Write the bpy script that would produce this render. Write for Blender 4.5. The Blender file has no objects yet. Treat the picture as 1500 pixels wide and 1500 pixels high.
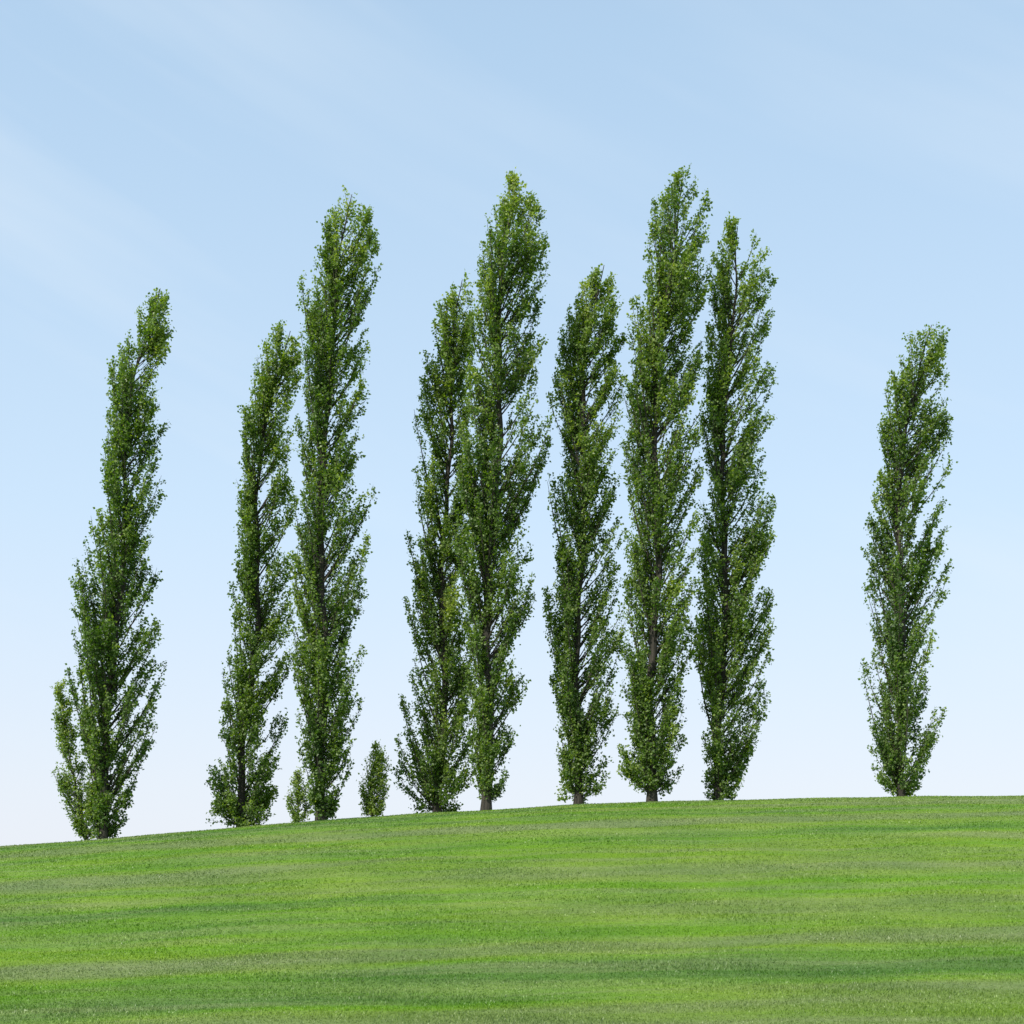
import bpy, math
import numpy as np
from mathutils import Vector
rng=np.random.default_rng(11)
scene=bpy.context.scene
scene.view_settings.view_transform='Standard'
scene.view_settings.look='None'
scene.view_settings.exposure=0

# ---------------- survey constants (measured off the photograph, turned into metres) ----
F=2200.0; EYE=1330.0; D0=60.0
def mx(px,D): return (px-750.0)/F*D
def mz(py,D): return (EYE-py)/F*D
CX=np.array([-900,-300,0,150,300,450,600,750,850,1000,1150,1300,1500,1800,2600],float)
CY=np.array([1300,1262,1241,1230,1218,1204,1193,1184.5,1179,1174,1170,1168,1166,1166,1175],float)
gx=np.linspace(-900,2600,1401); gy=np.interp(gx,CX,CY)
k=np.exp(-0.5*(np.arange(-60,61)/22.0)**2);k/=k.sum()
gy=np.convolve(np.pad(gy,60,mode='edge'),k,mode='valid')
RX=(gx-750)/F*D0; RC=(EYE-gy)/F
A=1.038e-4
def ground(x,y):
    x=np.asarray(x,float); y=np.asarray(y,float)
    rc=np.interp(x,RX,RC)
    yc=np.clip(y,15,92)
    z=yc*(rc-A*(60-yc)**2)
    z=np.where(y>92, z-(y-92)*0.10*np.exp(-(y-92)/60.0), z)
    near=np.clip(1-np.abs(y-40)/60,0,1)
    z=z+near*(0.035*np.sin(x*0.55+0.3*y)*np.sin(y*0.42+1.0+0.11*x)+0.02*np.sin(x*1.3-1.1*y+2))
    return z

# ---------------- node helpers ----------------
def newmat(name):
    m=bpy.data.materials.new(name); m.use_nodes=True
    nt=m.node_tree; nt.nodes.clear(); return m,nt
def N(nt,t,**kw):
    n=nt.nodes.new(t)
    for a,b in kw.items(): setattr(n,a,b)
    return n
def ramp(nt,stops,fac):
    r=N(nt,'ShaderNodeValToRGB'); cr=r.color_ramp
    while len(cr.elements)<len(stops): cr.elements.new(0.5)
    for e,(p,c) in zip(cr.elements,stops):
        e.position=p; e.color=(c[0],c[1],c[2],1)
    nt.links.new(fac,r.inputs[0]); return r.outputs[0]
def mix(nt,f,a,b,mode='MIX'):
    m=N(nt,'ShaderNodeMix',data_type='RGBA',blend_type=mode)
    for sock,v in ((m.inputs[0],f),(m.inputs[6],a),(m.inputs[7],b)):
        if isinstance(v,bpy.types.NodeSocket): nt.links.new(v,sock)
        elif isinstance(v,(int,float)): sock.default_value=v
        else: sock.default_value=(v[0],v[1],v[2],1)
    return m.outputs[2]
def noise(nt,vec,scale,detail=3,rough=0.5,mp=None,tex=False):
    if mp:
        m=N(nt,'ShaderNodeMapping',vector_type='TEXTURE' if tex else 'POINT'); m.inputs['Scale'].default_value=mp[0]; m.inputs['Rotation'].default_value=mp[1]; m.inputs['Location'].default_value=mp[2]
        nt.links.new(vec,m.inputs[0]); vec=m.outputs[0]
    n=N(nt,'ShaderNodeTexNoise'); n.inputs['Scale'].default_value=scale; n.inputs['Detail'].default_value=detail; n.inputs['Roughness'].default_value=rough
    nt.links.new(vec,n.inputs['Vector']); return n.outputs[0]

def grass_colour(nt):
    tc=N(nt,'ShaderNodeTexCoord').outputs['Object']
    # mowing / growth bands running along the hill (metres)
    bands=noise(nt,tc,1.0,2,0.45,((28,3.0,1e6),(0,0,math.radians(3)),(12.1,2.4,0)),True)
    bands2=noise(nt,tc,1.0,4,0.65,((12,0.8,1e6),(0,0,math.radians(-2)),(7.1,2.7,0)),True)
    patch=noise(nt,tc,0.35,3,0.6)
    fine=noise(nt,tc,9.0,3,0.7)
    c=ramp(nt,[(0.32,(0.090,0.200,0.028)),(0.43,(0.138,0.292,0.012)),(0.50,(0.172,0.300,0.020)),(0.58,(0.165,0.255,0.055)),(0.70,(0.190,0.262,0.095))],bands)
    g=ramp(nt,[(0.42,(0,0,0)),(0.66,(1,1,1))],bands2)
    c=mix(nt,g,c,mix(nt,0.60,c,(0.225,0.285,0.115)))
    p=ramp(nt,[(0.35,(0.86,0.90,0.86)),(0.65,(1.14,1.08,1.08))],patch)
    c=mix(nt,1.0,c,p,'MULTIPLY')
    f=ramp(nt,[(0.3,(0.82,0.82,0.82)),(0.7,(1.16,1.16,1.14))],fine)
    return mix(nt,1.0,c,f,'MULTIPLY'),fine

# ---------------- terrain ----------------
def axis(parts):
    return np.unique(np.concatenate([np.arange(a,b,s) for a,b,s in parts]))
xs=axis([(-3000,-200,200),(-200,-60,10),(-60,60,0.5),(60,200,10),(200,3001,200)])
ys=axis([(-400,0,40),(0,14,2),(14,96,0.4),(96,200,8),(200,600,50),(600,4001,400)])
X,Y=np.meshgrid(xs,ys); Z=ground(X,Y)
nx,ny=len(xs),len(ys)
co=np.stack([X.ravel(),Y.ravel(),Z.ravel()],1)
i=np.arange(nx-1)[None,:]+nx*np.arange(ny-1)[:,None]; i=i.ravel()
faces=np.stack([i,i+1,i+1+nx,i+nx],1)
def make_mesh(name,co,faces,smooth=False):
    me=bpy.data.meshes.new(name); k=faces.shape[1]
    me.vertices.add(len(co)); me.vertices.foreach_set('co',co.astype(np.float32).ravel())
    me.loops.add(faces.size); me.loops.foreach_set('vertex_index',faces.astype(np.int32).ravel())
    me.polygons.add(len(faces)); me.polygons.foreach_set('loop_start',(np.arange(len(faces))*k).astype(np.int32))
    me.polygons.foreach_set('use_smooth',np.full(len(faces),smooth))
    me.update(calc_edges=True)
    return me
me=make_mesh('grass_hill',co,faces,True)
hill=bpy.data.objects.new('grass_hill',me); scene.collection.objects.link(hill)
m,nt=newmat('turf'); out=N(nt,'ShaderNodeOutputMaterial')
c,fine=grass_colour(nt)
c=mix(nt,1.0,c,(0.75,0.75,0.7),'MULTIPLY')
b=N(nt,'ShaderNodeBsdfPrincipled'); b.inputs['Roughness'].default_value=0.8; b.inputs['Specular IOR Level'].default_value=0.2
nt.links.new(c,b.inputs['Base Color'])
bp=N(nt,'ShaderNodeBump'); bp.inputs['Strength'].default_value=0.5; bp.inputs['Distance'].default_value=0.05
nt.links.new(fine,bp.inputs['Height']); nt.links.new(bp.outputs[0],b.inputs['Normal'])
nt.links.new(b.outputs[0],out.inputs[0]); me.materials.append(m)

# grass blades: one mesh, parented to the hill
n=600000
u=rng.random(n)
y0,y1=17.0,66.0
p=-0.6
yy=(y0**p*(1-u)+y1**p*u)**(1/p)
xx=(rng.random(n)*2-1)*(0.38*yy+2.5)
zz=ground(xx,yy)-0.005
h=(0.026+0.030*rng.random(n)**1.5)*(0.85+0.3*np.sin(xx*0.9+yy*2.1)*np.sin(yy*1.3))
w=0.00042*yy*(0.6+0.8*rng.random(n))
az=rng.random(n)*np.pi*2; la=rng.random(n)*np.pi*2; ll=h*(0.2+0.7*rng.random(n))
dx,dy=np.cos(az)*w,np.sin(az)*w
P=np.empty((n,3,3))
P[:,0]=np.stack([xx-dx,yy-dy,zz],1); P[:,1]=np.stack([xx+dx,yy+dy,zz],1)
P[:,2]=np.stack([xx+np.cos(la)*ll,yy+np.sin(la)*ll,zz+h],1)
gme=make_mesh('grass_blades',P.reshape(-1,3),np.arange(3*n).reshape(-1,3))
at=gme.attributes.new('var','FLOAT','FACE'); at.data.foreach_set('value',rng.random(n).astype(np.float32))
blades=bpy.data.objects.new('grass_blades',gme); scene.collection.objects.link(blades); blades.parent=hill
m,nt=newmat('grass_blade'); out=N(nt,'ShaderNodeOutputMaterial')
c,_=grass_colour(nt)
a=N(nt,'ShaderNodeAttribute',attribute_name='var')
v=ramp(nt,[(0.0,(0.82,0.86,0.86)),(0.6,(1.1,1.1,1.0)),(0.93,(1.25,1.2,1.2)),(1.0,(2.2,1.9,3.2))],a.outputs['Fac'])  # last stop: whitish glints painted into the colour of a few blades
c=mix(nt,1.0,c,v,'MULTIPLY'); 
b=N(nt,'ShaderNodeBsdfPrincipled'); b.inputs['Roughness'].default_value=0.42; b.inputs['Specular IOR Level'].default_value=0.4
t=N(nt,'ShaderNodeBsdfTranslucent'); nt.links.new(c,b.inputs['Base Color']); nt.links.new(c,t.inputs['Color'])
ms=N(nt,'ShaderNodeMixShader'); ms.inputs[0].default_value=0.4
nt.links.new(b.outputs[0],ms.inputs[1]); nt.links.new(t.outputs[0],ms.inputs[2]); nt.links.new(ms.outputs[0],out.inputs[0])
gme.materials.append(m)

# ---------------- tree materials ----------------
bark,nt=newmat('poplar_bark'); out=N(nt,'ShaderNodeOutputMaterial')
tc=N(nt,'ShaderNodeTexCoord').outputs['Object']
f=noise(nt,tc,3.0,6,0.7,((3,3,0.5),(0,0,0),(0,0,0)))
c=ramp(nt,[(0.35,(0.015,0.013,0.010)),(0.65,(0.065,0.055,0.042))],f)
b=N(nt,'ShaderNodeBsdfPrincipled'); b.inputs['Roughness'].default_value=0.9
bp=N(nt,'ShaderNodeBump'); bp.inputs['Strength'].default_value=0.8; bp.inputs['Distance'].default_value=0.05
nt.links.new(f,bp.inputs['Height']); nt.links.new(bp.outputs[0],b.inputs['Normal'])
nt.links.new(c,b.inputs['Base Color']); nt.links.new(b.outputs[0],out.inputs[0])

leafm,nt=newmat('poplar_leaf'); out=N(nt,'ShaderNodeOutputMaterial')
a=N(nt,'ShaderNodeAttribute',attribute_name='var')
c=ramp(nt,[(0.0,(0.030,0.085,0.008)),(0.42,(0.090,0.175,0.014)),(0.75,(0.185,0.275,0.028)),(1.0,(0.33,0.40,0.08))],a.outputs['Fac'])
geo=N(nt,'ShaderNodeNewGeometry')
under=mix(nt,0.35,c,(0.22,0.26,0.14))
c2=mix(nt,geo.outputs['Backfacing'],c,under)
b=N(nt,'ShaderNodeBsdfPrincipled'); b.inputs['Roughness'].default_value=0.40; b.inputs['Specular IOR Level'].default_value=0.36
nt.links.new(c2,b.inputs['Base Color'])
t=N(nt,'ShaderNodeBsdfTranslucent'); 
tcx=mix(nt,1.0,c,(1.95,1.95,0.7),'MULTIPLY'); nt.links.new(tcx,t.inputs['Color'])
ms=N(nt,'ShaderNodeMixShader'); ms.inputs[0].default_value=0.42
nt.links.new(b.outputs[0],ms.inputs[1]); nt.links.new(t.outputs[0],ms.inputs[2]); nt.links.new(ms.outputs[0],out.inputs[0])

# ---------------- tree generator ----------------
def norm(v): return v/np.maximum(np.linalg.norm(v,axis=-1,keepdims=True),1e-9)
def tubes(paths,radii,sides):
    n,k,_=paths.shape
    tan=norm(np.gradient(paths,axis=1))
    ref=np.zeros_like(tan); ref[...,0]=1.0; 
    s=norm(np.cross(tan,ref)); t=np.cross(tan,s)
    ang=np.arange(sides)/sides*2*np.pi
    V=paths[:,:,None,:]+radii[:,:,None,None]*(np.cos(ang)[None,None,:,None]*s[:,:,None,:]+np.sin(ang)[None,None,:,None]*t[:,:,None,:])
    idx=np.arange(n*k*sides).reshape(n,k,sides)
    a=idx[:,:-1,:]; b=np.roll(a,-1,axis=2); d=idx[:,1:,:]; c=np.roll(d,-1,axis=2)
    return V.reshape(-1,3), np.stack([a,b,c,d],-1).reshape(-1,4)

def poplar(name,D,prof,trunk,dens=1.0,seed=0,lr=0.0535,tone=0.0,trunk_r=0.18,leaf=1.0):
    r=np.random.default_rng(seed)
    prof=np.array(prof,float)
    hz=mz(prof[:,0],D)[::-1]; L=mx(prof[:,1],D)[::-1]; R=mx(prof[:,2],D)[::-1]
    trunk=np.array(trunk,float)
    tz=mz(trunk[:,1],D); tx=mx(trunk[:,0],D)
    o=np.argsort(tz); tz=tz[o]; tx=tx[o]
    bx=tx[0]; bz=float(ground(bx,D))
    tz[0]=bz-0.1
    z_lo=hz[0]; z_hi=hz[-1]; H=z_hi-bz
    zz=np.linspace(bz-0.1,z_hi-0.1,48)
    ctr=np.interp(zz,tz,tx)
    kk=np.array([1,2,3,2,1])/9.; ctr=np.convolve(np.pad(ctr,2,mode='reflect',reflect_type='odd'),kk,mode='valid')
    sc=H/25.0
    wob=(0.14*np.sin(zz*0.50+seed)+0.05*np.sin(zz*1.9+seed*2))*min(1,sc*1.5)
    ctr=ctr+wob*np.clip((zz-bz)/4,0,1)*np.clip((z_hi-zz)/2,0,1)
    cdy=0.25*np.sin(zz*0.21+seed*1.3)*np.clip((zz-bz)/5,0,1)
    def axis_at(z): return np.interp(z,zz,ctr),np.interp(z,zz,cdy)
    tfrac=np.clip((zz-bz)/H,0,1)
    rad=trunk_r*max(sc,0.25)*(1-tfrac)**0.8+0.012+0.05*sc*np.exp(-(zz-bz)/0.4)
    V=[];Q=[];off=0
    v,q=tubes(np.stack([ctr,cdy,zz],1)[None],rad[None],12); V.append(v);Q.append(q);off+=len(v)
    # primary limbs, most of them gathered into plumes
    nb=int(H*15.5*dens)
    zt=z_lo+(z_hi-z_lo)*r.random(nb)**0.94
    phi=r.random(nb)*2*np.pi
    btone=r.normal(0,0.07,nb); radj=np.zeros(nb)
    if sc>0.5:
        nc=int(H*2.0)
        zc=z_lo+(z_hi-z_lo)*((np.arange(nc)+r.random(nc))/nc)**0.97
        pc=(np.arange(nc)*2.39996+r.normal(0,0.5,nc))%(2*np.pi)
        tc_=r.normal(0,0.12,nc); rc_=r.uniform(-0.12,0.10,nc)
        ci=r.integers(0,nc,nb); use=r.random(nb)<0.68
        zt=np.where(use,zc[ci]-np.abs(r.normal(0,0.58,nb))+0.25,zt)
        phi=np.where(use,pc[ci]+r.normal(0,0.34,nb),phi)
        btone+=np.where(use,tc_[ci],0); radj=np.where(use,rc_[ci],-0.08)
    zt=np.clip(zt,z_lo,z_hi)
    nlow=int(nb*0.035); zt[:nlow]=z_lo+(z_hi-z_lo)*0.12*r.random(nlow)
    ax,ay=axis_at(zt)
    l=np.interp(zt,hz,L)-ax; rr=np.interp(zt,hz,R)-ax
    c=np.cos(phi); dep=0.5*(rr-l)*0.95
    topw=np.clip((zt-(z_lo+0.80*(z_hi-z_lo)))/(0.15*(z_hi-z_lo)),0,1)
    c=np.sign(c)*np.abs(c)**(1-0.35*topw)
    rx=np.where(c>0,np.maximum(rr,0.10),np.maximum(-l,0.10))*1.09
    fac=np.clip(1.04-(0.60-0.25*topw)*r.random(nb)**1.3+radj,0.2,1.08)
    tip=np.stack([ax+c*rx*fac, ay+np.sin(phi)*dep*fac, zt],1)
    rl=np.hypot(tip[:,0]-ax,tip[:,1]-ay)
    angv=np.radians(r.uniform(19,33,nb)+np.where(c>0,9,-3))
    rise=rl/np.tan(angv)+0.35*sc
    zs=np.maximum(zt-rise, bz+0.20*sc+0.7*sc*r.random(nb)*(zt-bz)/ (zt-bz+2))
    zs=np.minimum(zs,zt-0.1)
    sx,sy=axis_at(zs); st=np.stack([sx,sy,zs],1)
    ctl=st+(tip-st)*np.array([0.64,0.64,0.42])+r.normal(0,0.09*min(1,sc*2),(nb,3))
    K=7; tt=np.linspace(0,1,K)[None,:,None]
    path=(1-tt)**2*st[:,None]+2*tt*(1-tt)*ctl[:,None]+tt**2*tip[:,None]
    blen=np.linalg.norm(tip-st,axis=1)
    br=(0.006+0.009*blen)[:,None]*(1-0.88*np.linspace(0,1,K))[None]
    v,q=tubes(path,br,4); V.append(v);Q.append(q+off);off+=len(v)
    # twigs
    cnt=np.maximum((blen*5.5/max(sc,0.3)**0.5+3).astype(int),4)
    bi=np.repeat(np.arange(nb),cnt); nt_=len(bi)
    t=0.13+0.87*r.random(nt_)**0.72
    t1=t[:,None]
    o_=(1-t1)**2*st[bi]+2*t1*(1-t1)*ctl[bi]+t1**2*tip[bi]
    tang=norm(2*(1-t1)*(ctl[bi]-st[bi])+2*t1*(tip[bi]-ctl[bi]))
    rd=norm(r.normal(0,1,(nt_,3)))
    dirn=norm(tang*1.15+rd*0.70+np.array([0.16,0,0.20]))
    ln=(0.15+0.52*r.random(nt_))*np.where(t>0.8,1-(t-0.8)*2.0,1.0)*min(1,0.3+0.7*sc)
    te=o_+dirn*ln[:,None]
    lo=np.interp(te[:,2],hz,L); hi=np.interp(te[:,2],hz,R)
    pad=(0.18*r.random(nt_)+0.08*r.normal(0,1,nt_))*min(1,0.4+sc)
    te[:,0]=np.clip(te[:,0],lo-pad,hi+pad)
    sel=r.random(nt_)<0.45
    v,q=tubes(np.stack([o_,(o_+te)/2+r.normal(0,.01,(nt_,3)),te],1)[sel],np.tile([[0.006,0.0045,0.003]],(sel.sum(),1)),3); V.append(v);Q.append(q+off);off+=len(v)
    # leaves
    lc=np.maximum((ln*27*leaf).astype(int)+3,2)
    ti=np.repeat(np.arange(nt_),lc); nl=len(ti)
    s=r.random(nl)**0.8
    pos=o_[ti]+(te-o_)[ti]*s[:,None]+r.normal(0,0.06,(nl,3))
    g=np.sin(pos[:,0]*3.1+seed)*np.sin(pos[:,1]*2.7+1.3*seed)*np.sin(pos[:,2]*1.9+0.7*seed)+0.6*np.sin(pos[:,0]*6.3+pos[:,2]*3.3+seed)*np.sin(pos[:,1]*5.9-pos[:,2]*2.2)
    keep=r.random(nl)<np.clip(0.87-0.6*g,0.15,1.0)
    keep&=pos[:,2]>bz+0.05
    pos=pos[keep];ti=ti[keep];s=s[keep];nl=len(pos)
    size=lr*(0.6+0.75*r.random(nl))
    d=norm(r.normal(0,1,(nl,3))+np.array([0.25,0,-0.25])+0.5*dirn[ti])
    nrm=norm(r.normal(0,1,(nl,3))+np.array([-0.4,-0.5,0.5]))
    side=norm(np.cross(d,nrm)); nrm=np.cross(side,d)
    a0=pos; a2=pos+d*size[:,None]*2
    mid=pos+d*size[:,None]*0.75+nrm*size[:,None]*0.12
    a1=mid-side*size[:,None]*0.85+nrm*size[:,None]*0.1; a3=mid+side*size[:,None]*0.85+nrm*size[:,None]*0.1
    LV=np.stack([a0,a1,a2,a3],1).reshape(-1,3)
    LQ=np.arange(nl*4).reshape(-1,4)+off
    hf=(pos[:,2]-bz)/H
    var=0.33+btone[bi[ti]]+0.22*s*t[ti]**2+0.22*hf**4+r.normal(0,0.14,nl)+tone+0.32*(r.random(nl)<0.08)  # paler towards tips and treetop: new leaves, plus highlights painted into the colour
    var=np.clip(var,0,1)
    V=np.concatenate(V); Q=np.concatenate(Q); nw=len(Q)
    org=np.array([bx,0,bz])
    co=np.concatenate([V,LV])-org
    fa=np.concatenate([Q,LQ])
    me=make_mesh(name,co,fa)
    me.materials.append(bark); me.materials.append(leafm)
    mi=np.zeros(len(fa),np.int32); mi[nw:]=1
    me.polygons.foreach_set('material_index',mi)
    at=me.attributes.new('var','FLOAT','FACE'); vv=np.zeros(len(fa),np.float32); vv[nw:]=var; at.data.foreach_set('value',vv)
    ob=bpy.data.objects.new(name,me); ob.location=(bx,D,bz); scene.collection.objects.link(ob)
    print(name,nl)
    return ob

T1=[(418,229,240),(450,205,243),(500,178,245),(550,159,247),(600,153,247),(650,150,235),(700,143,244),(750,130,240),(800,122,238),(850,120,241),(900,110,240),(950,108,236),(1000,108,232),(1050,114,226),(1100,120,215),(1150,122,195),(1200,128,178),(1225,138,160)]
T1b=[(1000,86,96),(1030,82,102),(1080,84,112),(1130,82,125),(1170,90,138),(1200,108,142),(1222,118,146)]
T2=[(478,408,435),(500,390,440),(550,368,440),(600,350,436),(650,352,434),(700,350,430),(750,350,436),(800,346,430),(850,343,432),(900,338,425),(950,334,425),(1000,332,415),(1050,325,418),(1100,312,410),(1150,310,400),(1200,308,390),(1213,310,385)]
T3=[(283,508,525),(320,480,540),(370,468,558),(400,455,552),(420,443,538),(470,438,543),(515,440,556),(570,436,535),(620,436,542),(670,432,530),(715,430,550),(770,432,530),(820,430,540),(870,428,534),(915,428,545),(970,430,528),(1020,434,525),(1070,434,515),(1120,440,508),(1160,450,495),(1192,456,484)]
T4=[(410,672,685),(450,645,690),(490,628,690),(540,625,692),(590,612,688),(640,612,688),(690,607,690),(740,602,690),(790,602,690),(840,600,690),(880,592,690),(930,600,690),(980,598,690),(1030,590,692),(1080,584,695),(1130,582,690),(1170,588,680),(1188,600,665)]
T5=[(265,744,758),(290,735,772),(320,722,806),(360,705,800),(405,698,802),(450,690,790),(495,690,798),(550,682,782),(600,680,798),(650,675,800),(700,672,785),(750,670,773),(800,670,776),(850,675,782),(900,680,772),(950,685,770),(1000,688,776),(1050,688,764),(1100,690,745),(1140,692,742),(1165,702,728)]
T6=[(382,879,892),(410,860,902),(450,838,907),(500,820,912),(550,810,908),(600,812,912),(650,810,905),(700,810,905),(750,808,900),(800,802,908),(850,803,906),(900,800,910),(950,798,910),(1000,805,900),(1050,812,903),(1100,815,888),(1150,818,880),(1176,825,872)]
T7=[(252,993,1008),(280,972,1026),(305,955,1046),(350,938,1050),(400,932,1046),(450,926,1036),(500,922,1038),(550,914,1026),(600,914,1030),(650,914,1022),(700,910,1025),(750,912,1018),(800,910,1020),(850,912,1018),(900,914,1024),(950,914,1018),(1000,914,1015),(1050,914,1008),(1100,914,1000),(1130,914,990),(1160,930,975)]
T8=[(330,1067,1090),(360,1050,1118),(400,1042,1132),(450,1038,1134),(500,1034,1122),(550,1030,1128),(600,1032,1130),(650,1030,1122),(700,1026,1132),(750,1022,1126),(800,1020,1128),(850,1018,1124),(900,1016,1130),(950,1018,1124),(1000,1020,1118),(1050,1022,1118),(1100,1028,1104),(1140,1035,1085),(1166,1038,1070)]
T9=[(475,1348,1374),(500,1322,1380),(540,1302,1382),(580,1297,1380),(605,1292,1388),(660,1290,1380),(700,1284,1394),(750,1275,1386),(800,1272,1386),(830,1272,1392),(880,1272,1383),(920,1272,1382),(960,1262,1390),(990,1258,1390),(1040,1275,1380),(1080,1275,1378),(1120,1280,1368),(1150,1294,1345),(1162,1304,1335)]
BU=[(1130,434,441),(1155,424,450),(1180,418,458),(1203,418,452)]
SA=[(1090,550,556),(1110,536,566),(1130,530,571),(1160,529,568),(1194,531,560)]

poplar('poplar_tree',60.3,T1,[(150,1230),(155,1120),(165,1000),(176,850),(186,700),(202,550),(222,470),(235,418)],seed=1,tone=-0.06)
poplar('young_poplar_tree',60.9,T1b,[(128,1228),(112,1150),(98,1080),(90,1005)],seed=21,dens=1.4,lr=0.044,leaf=0.75,tone=0.10)
poplar('poplar_tree',63.0,T2,[(352,1215),(360,1080),(372,950),(382,700),(398,560),(425,478)],seed=2,tone=0.06)
poplar('poplar_tree',60.4,T3,[(470,1203),(470,1000),(472,800),(478,560),(490,420),(517,283)],seed=3)
poplar('poplar_tree',63.2,T4,[(640,1190),(648,1000),(652,800),(657,600),(668,480),(678,410)],seed=4,tone=0.06)
poplar('poplar_tree',60.2,T5,[(712,1186),(716,1000),(722,750),(734,500),(742,380),(752,265)],seed=5)
poplar('poplar_tree',61.8,T6,[(847,1180),(848,1000),(850,750),(858,560),(872,450),(886,382)],seed=6,tone=0.03)
poplar('poplar_tree',60.2,T7,[(955,1175),(956,1000),(960,750),(968,500),(984,350),(1002,252)],seed=7)
poplar('poplar_tree',61.8,T8,[(1052,1170),(1056,1000),(1062,750),(1066,560),(1072,420),(1080,330)],seed=8,tone=0.07)
poplar('poplar_tree',60.4,T9,[(1320,1166),(1318,1000),(1320,800),(1328,640),(1340,540),(1364,475)],seed=9,tone=-0.05)
poplar('young_poplar_tree',61.2,BU,[(437,1205),(437,1170),(438,1132)],seed=22,dens=2.2,lr=0.040,trunk_r=0.12,leaf=0.65,tone=0.20)
poplar('young_poplar_tree',61.2,SA,[(545,1197),(546,1150),(553,1092)],seed=23,dens=2.4,lr=0.042,tone=0.28,trunk_r=0.12,leaf=0.7)

# ---------------- sun & sky ----------------
elev=math.radians(46); azim=math.radians(-138)
sd=Vector((math.sin(azim)*math.cos(elev),math.cos(azim)*math.cos(elev),math.sin(elev)))
su=bpy.data.lights.new('sun','SUN'); su.energy=5.0; su.angle=math.radians(0.53); su.color=(1.0,0.95,0.86)
so=bpy.data.objects.new('sun',su); so.rotation_euler=(-sd).to_track_quat('-Z','Y').to_euler(); so.location=(0,0,60); scene.collection.objects.link(so)

w=bpy.data.worlds.new('World'); scene.world=w; w.use_nodes=True; nt=w.node_tree; nt.nodes.clear(); w.name='sky'
out=N(nt,'ShaderNodeOutputWorld'); bg=N(nt,'ShaderNodeBackground'); bg.inputs['Strength'].default_value=0.15
sky=N(nt,'ShaderNodeTexSky',sky_type='NISHITA'); sky.sun_disc=False; sky.sun_elevation=elev; sky.sun_rotation=azim
sky.air_density=1.0; sky.dust_density=1.0; sky.ozone_density=1.5
tc=N(nt,'ShaderNodeTexCoord').outputs['Generated']
sep=N(nt,'ShaderNodeSeparateXYZ'); nt.links.new(tc,sep.inputs[0])
hz_=ramp(nt,[(0.0,(0.92,)*3),(0.12,(0.84,)*3),(0.30,(0.72,)*3),(0.6,(0.55,)*3),(1.0,(0.3,)*3)],sep.outputs[2])
sc10=N(nt,'ShaderNodeVectorMath',operation='SCALE'); sc10.inputs['Scale'].default_value=10.0
h2=ramp(nt,[(0.0,(.57,.585,.645)),(0.08,(.56,.60,.665)),(0.25,(.485,.61,.73)),(0.5,(.43,.595,.755)),(1.0,(.32,.48,.66))],sep.outputs[2])
nt.links.new(h2,sc10.inputs[0])
c=mix(nt,hz_,sky.outputs[0],sc10.outputs[0])
# thin cirrus veils, drawn-out streaks sinking to the right
cl=noise(nt,tc,1.0,4,0.5,((0.6,0.6,0.07),(0,math.radians(22),0),(0.53,0.1,0.31)),True)
big=noise(nt,tc,2.2,2,0.5)
cf=ramp(nt,[(0.46,(0,0,0)),(0.74,(0.40,0.40,0.40))],cl)
bf=ramp(nt,[(0.40,(0.25,0.25,0.25)),(0.62,(1,1,1))],big)
c=mix(nt,mix(nt,1.0,cf,bf,'MULTIPLY'),c,(5.5,6.1,6.65))
nt.links.new(c,bg.inputs[0]); nt.links.new(bg.outputs[0],out.inputs[0])

# ---------------- camera ----------------
cam=bpy.data.cameras.new('camera'); cam.sensor_width=36; cam.sensor_height=36; cam.lens=36*F/1500
cam.shift_y=(EYE-750)/1500.0; cam.clip_end=8000; cam.clip_start=0.1
co_=bpy.data.objects.new('camera',cam); co_.location=(0,0,0); co_.rotation_euler=(math.radians(90),0,0)
scene.collection.objects.link(co_); scene.camera=co_
